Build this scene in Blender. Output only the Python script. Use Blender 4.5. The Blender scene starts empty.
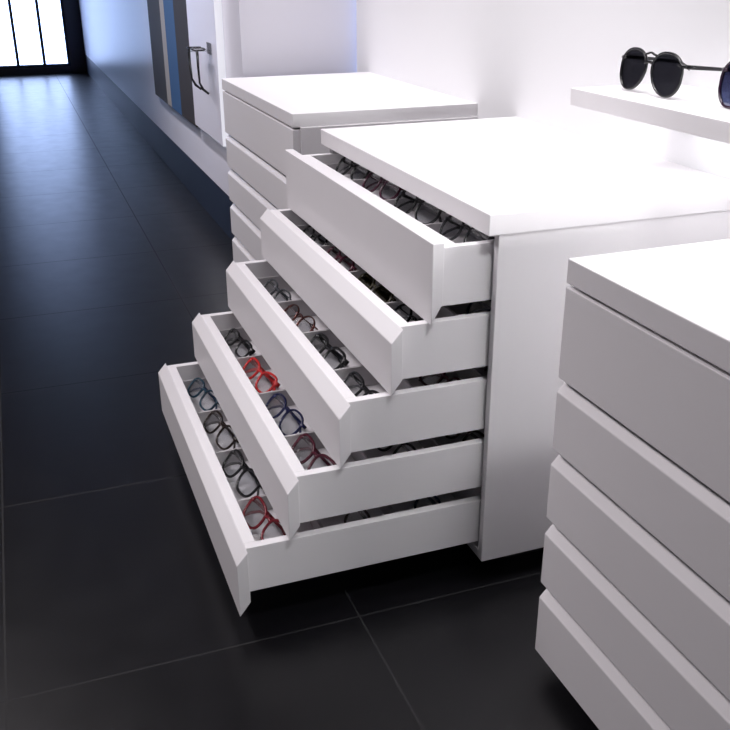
import bpy, bmesh, math, random
from mathutils import Vector, Matrix
S = 0.7            # metres per layout unit (one unit = width of a drawer front)
ZF = -0.83         # floor level in layout units (worktop top of the middle cabinet = 0)
scene = bpy.context.scene
C = scene.collection
random.seed(4)

def U(x, y, z): return Vector((x*S, y*S, (z-ZF)*S))

# ------------------------------------------------------------ materials
def new_mat(name):
    m = bpy.data.materials.new(name); m.use_nodes = True
    return m, m.node_tree, m.node_tree.nodes['Principled BSDF']
def flat(name, col, rough=.45, metal=0, spec=.5, noise=0.0, nscale=40, coat=0):
    m, t, b = new_mat(name)
    b.inputs['Base Color'].default_value = (*col, 1)
    b.inputs['Roughness'].default_value = rough
    b.inputs['Metallic'].default_value = metal
    b.inputs['Specular IOR Level'].default_value = spec
    b.inputs['Coat Weight'].default_value = coat
    if noise:
        n = t.nodes.new('ShaderNodeTexNoise'); n.inputs['Scale'].default_value = nscale
        n.inputs['Detail'].default_value = 4
        tc = t.nodes.new('ShaderNodeTexCoord'); t.links.new(tc.outputs['Object'], n.inputs['Vector'])
        r = t.nodes.new('ShaderNodeMapRange')
        r.inputs['To Min'].default_value = rough-noise; r.inputs['To Max'].default_value = rough+noise
        t.links.new(n.outputs['Fac'], r.inputs['Value']); t.links.new(r.outputs['Result'], b.inputs['Roughness'])
    return m
LAM = flat('white_satin_laminate', (.80, .783, .80), .42, noise=.05)
EDGE = flat('white_edge_band', (.80, .78, .80), .4)
INNER = flat('drawer_lining', (.50, .48, .495), .55, noise=.05)
WALL = flat('white_wall_paint', (.82, .82, .84), .6, noise=.05, nscale=8)
PANEL = flat('white_display_panel', (.72, .71, .78), .35, noise=.04)
NAVY = flat('navy_plinth_laminate', (.014, .022, .045), .42)
BLACKP = flat('black_plinth', (.008, .008, .009), .6)
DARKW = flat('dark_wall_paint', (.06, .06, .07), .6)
CEIL = flat('ceiling_paint', (.08, .08, .085), .8)
ALU = flat('brushed_aluminium', (.6, .6, .62), .3, metal=1)

def floor_mat():
    m, t, b = new_mat('black_floor_tiles'); N = t.nodes; L = t.links
    tc = N.new('ShaderNodeTexCoord'); mp = N.new('ShaderNodeMapping'); L.new(tc.outputs['Object'], mp.inputs['Vector'])
    mp.inputs['Location'].default_value = (-1.017*S, .262*S, 0)
    br = N.new('ShaderNodeTexBrick'); br.offset = 0; br.squash = 1
    br.inputs['Scale'].default_value = 1
    br.inputs['Brick Width'].default_value = .7138*S; br.inputs['Row Height'].default_value = .698*S
    br.inputs['Mortar Size'].default_value = .0016; br.inputs['Mortar Smooth'].default_value = .2
    br.inputs['Color1'].default_value = (.0030, .0028, .0040, 1); br.inputs['Color2'].default_value = (.0038, .0036, .0050, 1)
    br.inputs['Mortar'].default_value = (.0075, .0075, .0085, 1)
    L.new(mp.outputs['Vector'], br.inputs['Vector']); L.new(br.outputs['Color'], b.inputs['Base Color'])
    n = N.new('ShaderNodeTexNoise'); n.inputs['Scale'].default_value = 14; n.inputs['Detail'].default_value = 6
    L.new(tc.outputs['Object'], n.inputs['Vector'])
    r = N.new('ShaderNodeMapRange'); r.inputs['To Min'].default_value = .30; r.inputs['To Max'].default_value = .40
    L.new(n.outputs['Fac'], r.inputs['Value'])
    mx = N.new('ShaderNodeMix'); mx.data_type = 'FLOAT'
    L.new(br.outputs['Fac'], mx.inputs[0]); L.new(r.outputs['Result'], mx.inputs[2]); mx.inputs[3].default_value = .7
    L.new(mx.outputs[0], b.inputs['Roughness'])
    b.inputs['Specular IOR Level'].default_value = .5
    return m
FLOOR = floor_mat()

def glassy(name, tint, opac, rough=.03, refl=.05):
    m, t, b = new_mat(name); N = t.nodes; L = t.links; out = N['Material Output']
    N.remove(b)
    tr = N.new('ShaderNodeBsdfTransparent'); tr.inputs['Color'].default_value = (*[1-(1-c)*opac for c in tint], 1)
    gl = N.new('ShaderNodeBsdfGlossy'); gl.inputs['Roughness'].default_value = rough
    lw = N.new('ShaderNodeLayerWeight'); lw.inputs['Blend'].default_value = .5
    pw = N.new('ShaderNodeMath'); pw.operation = 'POWER'; L.new(lw.outputs['Facing'], pw.inputs[0]); pw.inputs[1].default_value = 4
    fr = N.new('ShaderNodeMath'); fr.operation = 'MULTIPLY_ADD'; L.new(pw.outputs[0], fr.inputs[0]); fr.inputs[1].default_value = .6; fr.inputs[2].default_value = refl
    ad = N.new('ShaderNodeMixShader')
    L.new(fr.outputs[0], ad.inputs[0]); L.new(tr.outputs[0], ad.inputs[1]); L.new(gl.outputs[0], ad.inputs[2])
    L.new(ad.outputs[0], out.inputs['Surface'])
    return m
LENS = glassy('clear_lens', (.93, .94, .95), 1, .05, .14)
SMOKE = glassy('smoke_lens', (.16, .16, .18), 1, .05, .12)
OLIVE = glassy('olive_lens', (.42, .40, .28), 1)
def blue_lens():
    m = glassy('blue_gradient_lens', (.1, .12, .3), 1, .05, .15); t = m.node_tree; N = t.nodes; L = t.links
    tc = N.new('ShaderNodeTexCoord'); sx = N.new('ShaderNodeSeparateXYZ'); L.new(tc.outputs['Object'], sx.inputs[0])
    r = N.new('ShaderNodeMapRange'); r.inputs['From Min'].default_value = -.03; r.inputs['From Max'].default_value = .03
    L.new(sx.outputs['Z'], r.inputs['Value']); cr = N.new('ShaderNodeValToRGB')
    cr.color_ramp.elements[0].color = (.34, .38, .54, 1); cr.color_ramp.elements[1].color = (.10, .09, .17, 1)
    L.new(r.outputs[0], cr.inputs[0])
    for n in N:
        if n.type == 'BSDF_TRANSPARENT': L.new(cr.outputs[0], n.inputs['Color'])
    return m
BLUELENS = blue_lens()
PANE = glassy('window_glass', (.96, .98, 1), 1, .01)

_pl = {}
def plastic(col, metal=0, rough=.22):
    k = (col, metal, rough)
    if k not in _pl: _pl[k] = flat('metal_frame_finish' if metal else 'acetate_frame', col, rough, metal)
    return _pl[k]
def emit(name, col, s):
    m, t, b = new_mat(name)
    b.inputs['Base Color'].default_value = (.3, .3, .3, 1)
    b.inputs['Emission Color'].default_value = (*col, 1); b.inputs['Emission Strength'].default_value = s
    return m
LED = emit('white_led_diffuser', (.90, .90, 1), .7)

# ------------------------------------------------------------ mesh helpers
def box(bm, x0, x1, y0, y1, z0, z1, raw=False):
    f = (lambda *a: Vector(a)) if raw else U
    v = [bm.verts.new(f(x, y, z)) for z in (z0, z1) for y in (y0, y1) for x in (x0, x1)]
    for q in ((0,2,3,1),(4,5,7,6),(0,1,5,4),(2,6,7,3),(0,4,6,2),(1,3,7,5)): bm.faces.new([v[i] for i in q])
def prism_x(bm, yz, x0, x1):
    a = [bm.verts.new(U(x0, y, z)) for y, z in yz]; b = [bm.verts.new(U(x1, y, z)) for y, z in yz]
    n = len(yz)
    bm.faces.new(a); bm.faces.new(b[::-1])
    for i in range(n): bm.faces.new([a[i], b[i], b[(i+1) % n], a[(i+1) % n]])
def sweep(bm, pts, hw, ref, closed=False, ns=8, sq=1.0):
    """tube along pts; hw = list of (half size along ref, half size across); ref = direction kept"""
    n = len(pts); rings = []
    for i, p in enumerate(pts):
        if closed: t = pts[(i+1) % n]-pts[i-1]
        else: t = pts[min(i+1, n-1)]-pts[max(i-1, 0)]
        t = t.normalized(); r = (ref-t*ref.dot(t)).normalized(); b = t.cross(r)
        h = hw[i] if isinstance(hw, list) else hw
        ring = []
        for k in range(ns):
            a = 2*math.pi*(k+.5)/ns; ca, sa = math.cos(a), math.sin(a)
            ca = math.copysign(abs(ca)**sq, ca); sa = math.copysign(abs(sa)**sq, sa)
            ring.append(bm.verts.new(p+r*ca*h[0]+b*sa*h[1]))
        rings.append(ring)
    m = n if closed else n-1
    for i in range(m):
        A, B = rings[i], rings[(i+1) % n]
        for k in range(ns): bm.faces.new([A[k], A[(k+1) % ns], B[(k+1) % ns], B[k]])
    if not closed: bm.faces.new(rings[0][::-1]); bm.faces.new(rings[-1])
def obj(name, bm, mat, parent=None, smooth=False, bevel=0, origin=None):
    bmesh.ops.recalc_face_normals(bm, faces=bm.faces)
    me = bpy.data.meshes.new(name)
    if origin is not None: bmesh.ops.translate(bm, verts=bm.verts, vec=-origin)
    bm.to_mesh(me); bm.free(); me.materials.append(mat)
    o = bpy.data.objects.new(name, me); C.objects.link(o)
    if origin is not None: o.location = origin
    if smooth:
        for p in me.polygons: p.use_smooth = True
    if bevel:
        mo = o.modifiers.new('edge', 'BEVEL'); mo.width = bevel; mo.segments = 2; mo.limit_method = 'ANGLE'
    if parent is not None: o.parent = parent
    return o
def thing(name, label, cat, loc, group=None):
    o = bpy.data.objects.new(name, None); C.objects.link(o); o.location = loc; o.empty_display_size = .1
    o['label'] = label; o['category'] = cat
    if group: o['group'] = group
    return o
def struct(name, bm, m, parent=None, bevel=0):
    o = obj(name, bm, m, parent, bevel=bevel)
    if parent is None: o['kind'] = 'structure'
    return o
def onebox(*a, raw=False):
    bm = bmesh.new(); box(bm, *a, raw=raw); return bm

# ------------------------------------------------------------ room
XL, XR, YF, ZC = -10.0, 4.2, -4.0, 2.6
YB, YD = .612, .12            # back wall plane, display wall plane
struct('floor', onebox(XL-.1, XR+.1, YF-.1, YB+.1, ZF-.06, ZF), FLOOR)
struct('ceiling', onebox(XL-.1, XR+.1, YF-.1, YB+.1, ZC, ZC+.06), CEIL)
struct('wall_back', onebox(-1.42, XR+.1, YB, YB+.1, ZF, ZC), WALL)
struct('wall_right', onebox(XR, XR+.1, YF, YB, ZF, ZC), WALL)
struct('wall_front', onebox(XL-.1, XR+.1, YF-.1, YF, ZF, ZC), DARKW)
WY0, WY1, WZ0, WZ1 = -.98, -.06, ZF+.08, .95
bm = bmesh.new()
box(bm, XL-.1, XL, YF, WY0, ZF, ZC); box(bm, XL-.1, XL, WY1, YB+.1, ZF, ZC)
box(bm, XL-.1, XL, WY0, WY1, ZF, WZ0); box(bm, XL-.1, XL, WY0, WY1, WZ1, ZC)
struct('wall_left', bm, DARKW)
bm = bmesh.new()
fw = .035
for y in (WY0, (2*WY0+WY1)/3, (WY0+2*WY1)/3, WY1):
    yy = min(max(y, WY0+fw/2), WY1-fw/2); box(bm, XL-.08, XL-.02, yy-fw/2, yy+fw/2, WZ0, WZ1)
for z in (WZ0, WZ1-fw): box(bm, XL-.078, XL-.022, WY0, WY1, z, z+fw)
wf = struct('window_1', bm, NAVY)
struct('window_pane', onebox(XL-.055, XL-.045, WY0+.01, WY1-.01, WZ0+.01, WZ1-.01), PANE, wf)

# display wall on the left (thick built-in wall standing forward of the back wall)
struct('wall_display', onebox(XL, -1.45, YD, YB+.1, ZF+.22, ZC), PANEL)
struct('baseboard_display', onebox(XL, -1.45, YD+.002, YB+.1, ZF, ZF+.22), NAVY)

# ------------------------------------------------------------ drawer cabinets
T = .0237; B = .027; BB = .031; H3 = .109
DR = [ # outer top z, outer height, top bevel, bottom rise, rim z, box bottom
    (-.0474, .1597, 0.0, .0413, -.062, -.178),
    (-.2328, .1084, B, BB, -.208, -.318),
    (-.3726, .1088, B, BB, -.348, -.459),
    (-.5150, .1068, B, BB, -.490, -.597),
    (-.6550, .1220, B, BB, -.630, -.734)]
FW = (.040, .024, .024, .024, .024)      # thickness of the box front wall
FLO = (-.120, -.303, -.444, -.581, -.714) # level of the drawer floor
LEN = .545
DIVX = (.0225, .256, .490, .7265)
def make_drawer(i, parent, pull, x0=0., y0=0., z0=0., z_floor_scale=1, tray=True):
    """drawer = open box; children: front panel, dividers"""
    ot, h, b, bb, rim, bot = DR[i]; yb = y0-pull+T
    ot += z0; rim += z0; bot += z0
    bm = bmesh.new()
    xa, xb = x0+.018, x0+.982; th = .019; fb = FLO[i]+z0-bot; fwt = FW[i]
    box(bm, xa, xa+th, yb, yb+LEN, bot, rim); box(bm, xb-th, xb, yb, yb+LEN, bot, rim)
    box(bm, xa+th, xb-th, yb, yb+fwt, bot, rim); box(bm, xa+th, xb-th, yb+LEN-.02, yb+LEN, bot, rim)
    box(bm, xa+th, xb-th, yb+fwt, yb+LEN-.02, bot, bot+fb)
    org = U(x0+.5, yb+LEN/2, bot)
    d = obj('drawer', bm, LAM, parent, bevel=.0008)
    bm = bmesh.new()
    prism_x(bm, [(y0-pull, ot-h), (y0-pull, ot), (y0-pull+T, ot+b), (y0-pull+T, ot-h+bb)], x0, x0+1)
    obj('drawer_front', bm, LAM, d, bevel=.0012)
    if tray:
        ft = bot+fb; top = rim-(.046 if i else .026)
        for dx in DIVX:
            obj('divider', onebox(x0+max(dx-.0035, .037), x0+max(dx+.0035, .043), yb+fwt, yb+LEN-.02, ft, top), INNER, d, bevel=.0005)
        for dy in (.185, .35):
            obj('divider', onebox(x0+.037, x0+.963, yb+dy-.0035, yb+dy+.0035, ft, top-.002), INNER, d, bevel=.0005)
    return d
ZB = -.7712
def make_cabinet(label, x0, y0, z0, pulls, yback, wl=.011, wr=.011, group='white drawer cabinets along the wall', tray=True):
    root = thing('drawer_cabinet', label, 'cabinet', U(x0+.5, y0+.3, ZF), group)
    M = Matrix.Translation(-root.location)
    before = set(C.objects)
    yp = y0+.0235
    zt = z0-.041
    obj('worktop', onebox(x0-wl, x0+1+wr, y0, yback, zt, z0), LAM, root, bevel=.0012)
    obj('side_panel', onebox(x0+.989, x0+1.007, yp, yback, ZB+z0, zt), LAM, root, bevel=.001)
    obj('side_panel', onebox(x0-.007, x0+.011, yp, yback, ZB+z0, zt), LAM, root, bevel=.001)
    obj('back_panel', onebox(x0+.011, x0+.989, yback-.018, yback, ZB+z0, zt), LAM, root)
    obj('bottom_panel', onebox(x0+.011, x0+.989, yp, yback-.018, ZB+z0, ZB+z0+.02), LAM, root, bevel=.001)
    obj('plinth', onebox(x0+.06, x0+.94, y0+.12, yback-.01, ZF, ZB+z0), BLACKP, root)
    for i, p in enumerate(pulls): make_drawer(i, root, p, x0, y0, z0, tray=tray)
    for o in set(C.objects)-before:
        if o.parent == root: o.location = -root.location
    return root
PULL = [.1075, .1877, .2938, .4012, .5092]
make_cabinet('white drawer cabinet with five stepped open drawers full of eyeglasses', 0, 0, 0, PULL, YB)
make_cabinet('closed white drawer cabinet behind the open one, beside the dark floor aisle', -1.2658, -.0077, .006, [0]*5, YB, wl=.005, wr=.0, tray=False)
make_cabinet('closed white drawer cabinet in the right foreground, cut by the frame edge', 1.2811, -.0005, -.0054, [0]*5, YB, wl=.0, wr=.005, tray=False)

# ------------------------------------------------------------ eyeglasses
def outline(w, h, n, shape, side, k=36):
    """lens outline in XZ about its centre; side=+1 for the +x lens"""
    pts = []
    for i in range(k):
        a = 2*math.pi*i/k; ca, sa = math.cos(a), math.sin(a)
        x = math.copysign(abs(ca)**(2/n), ca)*w/2; z = math.copysign(abs(sa)**(2/n), sa)*h/2
        o = x*side/(w/2)
        if shape == 'cat': z += .10*h*o*(1 if z > 0 else .3); x *= 1+.10*(z/h)
        elif shape == 'rect': x *= 1+.12*(z/h)
        elif shape == 'aviator':
            x *= 1+.22*(z/h); z -= .05*h*o*(1 if z < 0 else 0); x += side*.05*w*(-z/h)
        elif shape == 'way': x *= 1+.20*(z/h); z += .06*h*o*(1 if z > 0 else 0)
        pts.append((x, z))
    return pts
def make_glasses(label, group, frame, shape='rect', w=.052, h=.038, n=2.8, rr=.0021, depth=.0024, metal=False,
                 lens=None, temple=None, folded=True, sep=.069, cat='eyeglasses', name='eyeglasses', tth=.0058):
    lens = lens or LENS; fm = plastic(frame, 1 if metal else 0, .25 if metal else .22)
    tm = fm if temple is None else plastic(temple, 0, .25)
    root = thing(name, label, cat, (0, 0, 0), group)
    Y = Vector((0, 1, 0)); c = sep/2
    bm = bmesh.new(); tops = {}
    for s in (-1, 1):
        o = outline(w, h, n, shape, s)
        pts = [Vector((s*c+x, .10*abs(s*c+x)**2*6, z)) for x, z in o]
        sweep(bm, pts, (depth, rr), Y, closed=True)
        tops[s] = max(pts, key=lambda p: p.x*s+p.z*.9)
    inn = c-w/2
    zb = h*.18 if not metal else h*.22
    br = [Vector((x, -.0006, zb+(1-(x/(inn+.001))**2)*.0028)) for x in [(-1+2*i/8)*(inn+.001) for i in range(9)]]
    sweep(bm, br, (depth, rr*1.15), Y)
    if shape == 'aviator':
        br2 = [p+Vector((0, 0, h*.22)) for p in br]; br2[0].x -= .004; br2[-1].x += .004; sweep(bm, br2, (depth*.8, rr*.8), Y)
    hinge = {}
    for s in (-1, 1):
        t = tops[s]; e = Vector((s*(c+w/2+.0055), t.y+.003, t.z*.72))
        sweep(bm, [Vector((t.x-s*.003, t.y, t.z*.8)), Vector((t.x+s*.002, t.y+.0005, t.z*.74)), e], (depth, max(rr*1.2, tth*.45 if not metal else rr)), Y)
        hinge[s] = e
    front = obj('frame_front', bm, fm, root, smooth=True)
    for s in (-1, 1):
        o = outline(w-rr*.8, h-rr*.8, n, shape, s); bm = bmesh.new(); L0 = []; L1 = []
        for x, z in o:
            yy = .6*(s*c+x)**2; L0.append(bm.verts.new((s*c+x, yy-.0007, z))); L1.append(bm.verts.new((s*c+x, yy+.0007, z)))
        k = len(o)
        c0 = bm.verts.new((s*c, .6*c*c-.0009, 0)); c1 = bm.verts.new((s*c, .6*c*c+.0005, 0))
        for i in range(k):
            j = (i+1) % k
            bm.faces.new([L0[i], L0[j], c0]); bm.faces.new([L1[j], L1[i], c1]); bm.faces.new([L0[j], L0[i], L1[i], L1[j]])
        obj('lens', bm, lens, root)
        bm = bmesh.new(); e = hinge[s]; off = .0035 if s > 0 else .0085
        if folded:
            L = 2*abs(e.x)
            path = [Vector((e.x, e.y+.001, e.z)), Vector((e.x-s*.002, e.y+off, e.z)), Vector((e.x-s*L*.3, e.y+off+.002, e.z)),
                    Vector((e.x-s*L*.62, e.y+off+.003, e.z-.001)), Vector((e.x-s*L*.80, e.y+off+.003, e.z-.006)),
                    Vector((e.x-s*L*.92, e.y+off+.003, e.z-.017)), Vector((e.x-s*L*.98, e.y+off+.002, e.z-.030))]
            ref = Y
        else:
            path = [Vector((e.x, e.y, e.z)), Vector((e.x+s*.002, e.y+.012, e.z)), Vector((e.x+s*.001, e.y+.05, e.z)),
                    Vector((e.x-s*.003, e.y+.095, e.z-.002)), Vector((e.x-s*.006, e.y+.115, e.z-.012)), Vector((e.x-s*.008, e.y+.13, e.z-.030))]
            ref = Vector((1, 0, 0))
        hh = .0011 if metal else tth*.5
        k = len(path); prof = [1, 1, .9, .75, .8, 1.0, .8] if k == 7 else [1, 1, .85, .75, .95, .8]
        sweep(bm, path, [(.0011, hh*prof[i]*(1.0 if not (metal and i >= k-3) else 1.7)) for i in range(k)], ref)
        obj('temple', bm, tm, root, smooth=True)
        if metal:
            bm = bmesh.new(); bmesh.ops.create_uvsphere(bm, u_segments=10, v_segments=6, radius=.0035)
            bmesh.ops.scale(bm, vec=(.5, .7, 1.2), verts=bm.verts); bmesh.ops.translate(bm, verts=bm.verts, vec=(s*(inn-.001), .006, -h*.1))
            obj('nose_pad', bm, LENS, root, smooth=True)
    return root
def lowest(root):
    bpy.context.view_layer.update(); lo = 1e9
    for ch in root.children:
        for v in ch.data.vertices: lo = min(lo, (root.matrix_basis @ v.co).z)
    return lo
def place(root, x, y, z, lean, yaw, scale=1.0, roll=0):
    """glasses resting with their lowest point at layout height z; lean tips the top away from the front"""
    R = Matrix.Rotation(math.radians(yaw), 4, 'Z') @ Matrix.Rotation(math.radians(-lean), 4, 'X') @ Matrix.Rotation(math.radians(roll), 4, 'Y')
    root.matrix_basis = Matrix.Translation(U(x, y, z)) @ R @ Matrix.Scale(scale, 4)
    root.location.z += U(0, 0, z).z-lowest(root)+.0002
BLK = (.012, .012, .014); WHT = (.75, .75, .77)
spec = { # drawer index: list of (x, look, kwargs, lean, yaw, dy)
 4: [(.144, 'teal blue eyeglasses with dark blue temples', dict(frame=(.012, .045, .075), shape='rect', w=.050, h=.037, temple=(.02, .04, .09)), 46, 10),
     (.372, 'dark brown tortoiseshell eyeglasses', dict(frame=(.022, .012, .009), shape='rect', w=.052, h=.039, rr=.0020), 46, 8),
     (.606, 'black thick-rimmed eyeglasses', dict(frame=BLK, shape='way', w=.054, h=.041, rr=.0024), 46, 8),
     (.836, 'deep red eyeglasses with pointed upper corners', dict(frame=(.16, .012, .02), shape='cat', w=.054, h=.041, rr=.0024), 46, 12)],
 3: [(.137, 'small black eyeglasses with wide black temples', dict(frame=BLK, shape='rect', w=.047, h=.032, rr=.0021, tth=.010), 46, 6),
     (.368, 'bright red eyeglasses', dict(frame=(.55, .03, .03), shape='way', w=.050, h=.037, rr=.0024, tth=.009), 46, 8),
     (.604, 'navy blue thin-rimmed eyeglasses', dict(frame=(.012, .016, .07), shape='rect', w=.054, h=.042, rr=.0018, n=2.4), 46, 6),
     (.830, 'dark burgundy eyeglasses', dict(frame=(.07, .01, .022), shape='way', w=.054, h=.041, rr=.0026), 46, 6)],
 2: [(.150, 'grey eyeglasses with clear lenses', dict(frame=(.06, .065, .075), shape='rect', w=.050, h=.037, rr=.0017), 46, 4),
     (.368, 'thin reddish-brown wire eyeglasses', dict(frame=(.22, .10, .09), shape='round', w=.048, h=.038, n=2.1, rr=.0013, metal=True), 46, 6),
     (.595, 'black eyeglasses with broad temples', dict(frame=BLK, shape='rect', w=.050, h=.037, rr=.0024, tth=.010), 46, 4),
     (.840, 'black eyeglasses lying by the drawer end wall', dict(frame=(.015, .015, .018), shape='way', w=.052, h=.038, rr=.0021), 46, 4)],
 1: [(.150, 'black round eyeglasses', dict(frame=BLK, shape='round', w=.048, h=.040, n=2.2, rr=.0019), 42, 2),
     (.366, 'burgundy eyeglasses', dict(frame=(.10, .02, .04), shape='rect', w=.050, h=.036, rr=.0022), 42, 0),
     (.608, 'olive green tinted eyeglasses', dict(frame=(.05, .045, .025), shape='rect', w=.054, h=.042, lens=OLIVE, rr=.0022), 42, 2),
     (.836, 'thin black wire eyeglasses', dict(frame=BLK, shape='round', w=.050, h=.042, n=2.1, rr=.0014, metal=True), 42, 2)],
 0: [(.150, 'black oval eyeglasses', dict(frame=BLK, shape='round', w=.050, h=.040, n=2.2, rr=.0020), 38, 6),
     (.366, 'dark maroon eyeglasses', dict(frame=(.06, .012, .03), shape='round', w=.052, h=.040, n=2.3, rr=.0023), 38, 6),
     (.590, 'large round black eyeglasses', dict(frame=BLK, shape='round', w=.056, h=.046, n=2.1, rr=.0019), 36, 8),
     (.836, 'barely visible dark grey eyeglasses', dict(frame=(.03, .03, .035), shape='round', w=.050, h=.042, n=2.1, rr=.0014), 36, 6)]}
cn = ['farthest', 'second farthest', 'second nearest', 'nearest']
dn = ['top open', 'second highest', 'middle open', 'second lowest', 'lowest open']
YC = {4: -.412, 3: -.302, 2: -.192, 1: -.082, 0: .035}
for di, L in spec.items():
    for ci, (x, look, kw, lean, yaw) in enumerate(L):
        g = make_glasses(f'{look}, {cn[ci]} front compartment of the {dn[di]} drawer', 'eyeglasses in the open drawers', **kw)
        place(g, x, YC[di], FLO[di], lean, yaw)
# second and third rows, glimpsed through the gaps above the drawer sides
shades = [(BLK, 'black'), ((.05, .03, .025), 'brown'), ((.02, .03, .08), 'navy'), ((.08, .02, .03), 'burgundy')]
for di in (4, 3, 2, 1):
    for r in (1, 2):
        if YC[di]+.165*r > .2: continue
        fr, nm = shades[(di+r) % 4]
        g = make_glasses(f'{nm} eyeglasses in the {["second","third"][r-1]} row of the {dn[di]} drawer, seen through the gap',
                         'eyeglasses in the open drawers', frame=fr, shape='rect')
        place(g, .846, YC[di]+.165*r+.02, FLO[di], 46, 4)

# ------------------------------------------------------------ shelf with sunglasses
sh = thing('display_shelf', 'white wall shelf above the worktops carrying sunglasses', 'shelf', U(2, .5, .173))
def child(name, bm, m, root, **k):
    o = obj(name, bm, m, root, **k); o.location = -root.location; return o
child('board', onebox(.693, 3.3, .35, YB-.001, .137, .173), LAM, sh, bevel=.001)
child('led_strip', onebox(.76, 3.25, .455, .470, .133, .137), LED, sh)
def stand(g, xa, ya, xb, yb, z, scale):
    ang = math.degrees(math.atan2(yb-ya, xb-xa)); place(g, (xa+xb)/2, (ya+yb)/2, z, 5, ang, scale)
g = make_glasses('black sunglasses with dark grey lenses nearest the left end of the wall shelf', 'sunglasses on the wall shelf', frame=BLK, shape='aviator',
                 w=.062, h=.054, n=2.2, rr=.0018, lens=SMOKE, folded=False, sep=.078, cat='sunglasses', name='sunglasses')
stand(g, .787, .436, .903, .431, .173, 1.05)
g = make_glasses('sunglasses with blue gradient lenses at the right frame edge of the wall shelf', 'sunglasses on the wall shelf', frame=(.03, .012, .03), shape='aviator',
                 w=.064, h=.056, n=2.2, rr=.0018, lens=BLUELENS, folded=False, sep=.078, cat='sunglasses', name='sunglasses')
stand(g, 1.078, .452, 1.196, .440, .173, 1.05)

# ------------------------------------------------------------ left display wall fittings
YM = .085
mo = thing('display_board', 'white raised wall board with glowing edge nearest the closed left cabinet', 'display board', U(-2.1, YM, -.3))
child('board', onebox(-2.46, -1.787, YM, YD-.012, -.352, 1.2), PANEL, mo, bevel=.001)
child('led_edge', onebox(-1.787, -1.780, YM+.001, YD-.001, -.352, 1.2), LED, mo)
child('led_strip', onebox(-2.40, -1.80, YD-.012, YD, -.352, -.340), emit('bright_led_diffuser', (.93, .95, 1), 7), mo)
child('spacer', onebox(-2.40, -1.82, YD-.012, YD, -.30, 1.1), PANEL, mo)
pg = thing('wall_poster', 'blue, beige and brown banded poster panel on the left display wall', 'poster', U(-3.3, YD, -.37))
child('board', onebox(-3.93, -2.50, YD-.02, YD, -.372, .9), BLACKP, pg)
for nm, x0, x1, col in (('grey_band', -3.93, -3.42, (.06, .06, .065)), ('beige_band', -3.42, -3.27, (.42, .40, .38)),
                        ('blue_band', -3.27, -2.93, (.05, .12, .26)), ('brown_band', -2.93, -2.50, (.045, .04, .04))):
    child(nm, onebox(x0, x1, YD-.024, YD-.02, -.372, .9), flat('poster_'+nm, col, .6, spec=.25), pg)
hl = thing('glasses_holder', 'small clear holder on the white wall board beside the left cabinet', 'holder', U(-1.94, YM, .06))
child('plate', onebox(-1.99, -1.89, YM-.004, YM, .04, .09), LENS, hl)
child('tongue', onebox(-1.97, -1.91, YM-.095, YM-.004, .054, .060), LENS, hl)
g = make_glasses('black eyeglasses with temples hanging down the white wall board', 'eyeglasses on the display board', frame=BLK, shape='rect', w=.056, h=.04, folded=False, sep=.072, tth=.009)
g.matrix_basis = Matrix.Translation(U(-1.94, YM-.062, .0685)) @ Matrix.Rotation(math.radians(180), 4, 'Z') @ Matrix.Rotation(math.radians(-90), 4, 'X')

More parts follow.
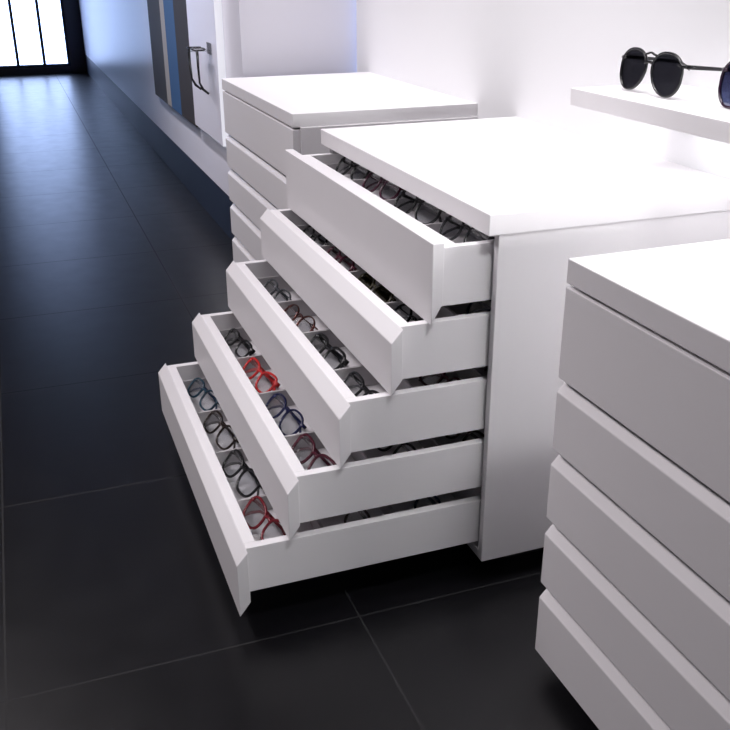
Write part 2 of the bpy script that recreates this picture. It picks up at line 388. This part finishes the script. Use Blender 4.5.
# ------------------------------------------------------------ lights
def area(name, loc, target, sx, sy, power, col=(1, 1, 1), spread=180):
    l = bpy.data.lights.new(name, 'AREA'); l.shape = 'RECTANGLE'; l.size = sx*S; l.size_y = sy*S; l.energy = power; l.color = col
    l.spread = math.radians(spread)
    o = bpy.data.objects.new(name, l); C.objects.link(o); o.location = U(*loc)
    d = U(*target)-U(*loc); o.rotation_euler = d.to_track_quat('-Z', 'Y').to_euler(); return o
area('ceiling_panel_over_cabinets', (.5, .30, 2.5), (.5, .30, 0), 4.4, .15, 2.6, (1, .985, 1), 30)
area('ceiling_panel_aisle', (-.3, -2.0, 2.5), (0, -.5, -.3), 2.8, .8, 36, (1, .93, .965), 130)
area('fill_display_wall', (-2.8, -.95, 2.5), (-2.7, .12, .05), 2.2, .12, 6.5, (.95, .92, 1), 48)  # added lamp, whitens the display wall against the blue window light
area('fill_back_wall', (.9, -.15, 2.5), (.9, .61, .45), 3.4, .1, 3, (1, 1, 1), 50)  # added lamp with no known fixture, lifts the back wall
area('side_fill_right', (3.6, .40, .30), (1, .36, .0), .32, .5, 2.2, (1, .99, 1), 60)  # added side fill, no case stands there; brightens upper drawer and cabinet sides
area('ceiling_spot_on_right', (2.6, .42, 2.5), (1, .30, -.1), 1.9, .2, 1.25, (1, .99, 1), 25)
area('led_under_shelf', (2.0, .4625, .131), (2.0, .4625, -1), 2.4, .012, 2.2, (1, .99, 1))

w = bpy.data.worlds.new('daylight_outside'); scene.world = w; w.use_nodes = True
bg = w.node_tree.nodes['Background']; bg.inputs['Color'].default_value = (.30, .385, .62, 1); bg.inputs['Strength'].default_value = 12.0

# ------------------------------------------------------------ camera
cam = bpy.data.cameras.new('camera'); co = bpy.data.objects.new('camera', cam); C.objects.link(co)
yaw, pitch, roll, f = 1.2206, -.4098, -.0048, 929.64
fwd = Vector((-math.sin(yaw)*math.cos(pitch), math.cos(yaw)*math.cos(pitch), math.sin(pitch)))
right = Vector((math.cos(yaw), math.sin(yaw), 0)); up = right.cross(fwd)
r2 = right*math.cos(roll)+up*math.sin(roll); u2 = -right*math.sin(roll)+up*math.cos(roll)
M = Matrix((r2, u2, -fwd)).transposed().to_4x4(); M.translation = U(2.5006, -.789, .427)
co.matrix_world = M
cam.sensor_width = 36; cam.lens = 36*f/730; cam.clip_start = .02
scene.camera = co
scene.view_settings.view_transform = 'Standard'; scene.view_settings.look = 'None'
scene.view_settings.exposure = 0; scene.view_settings.gamma = 1
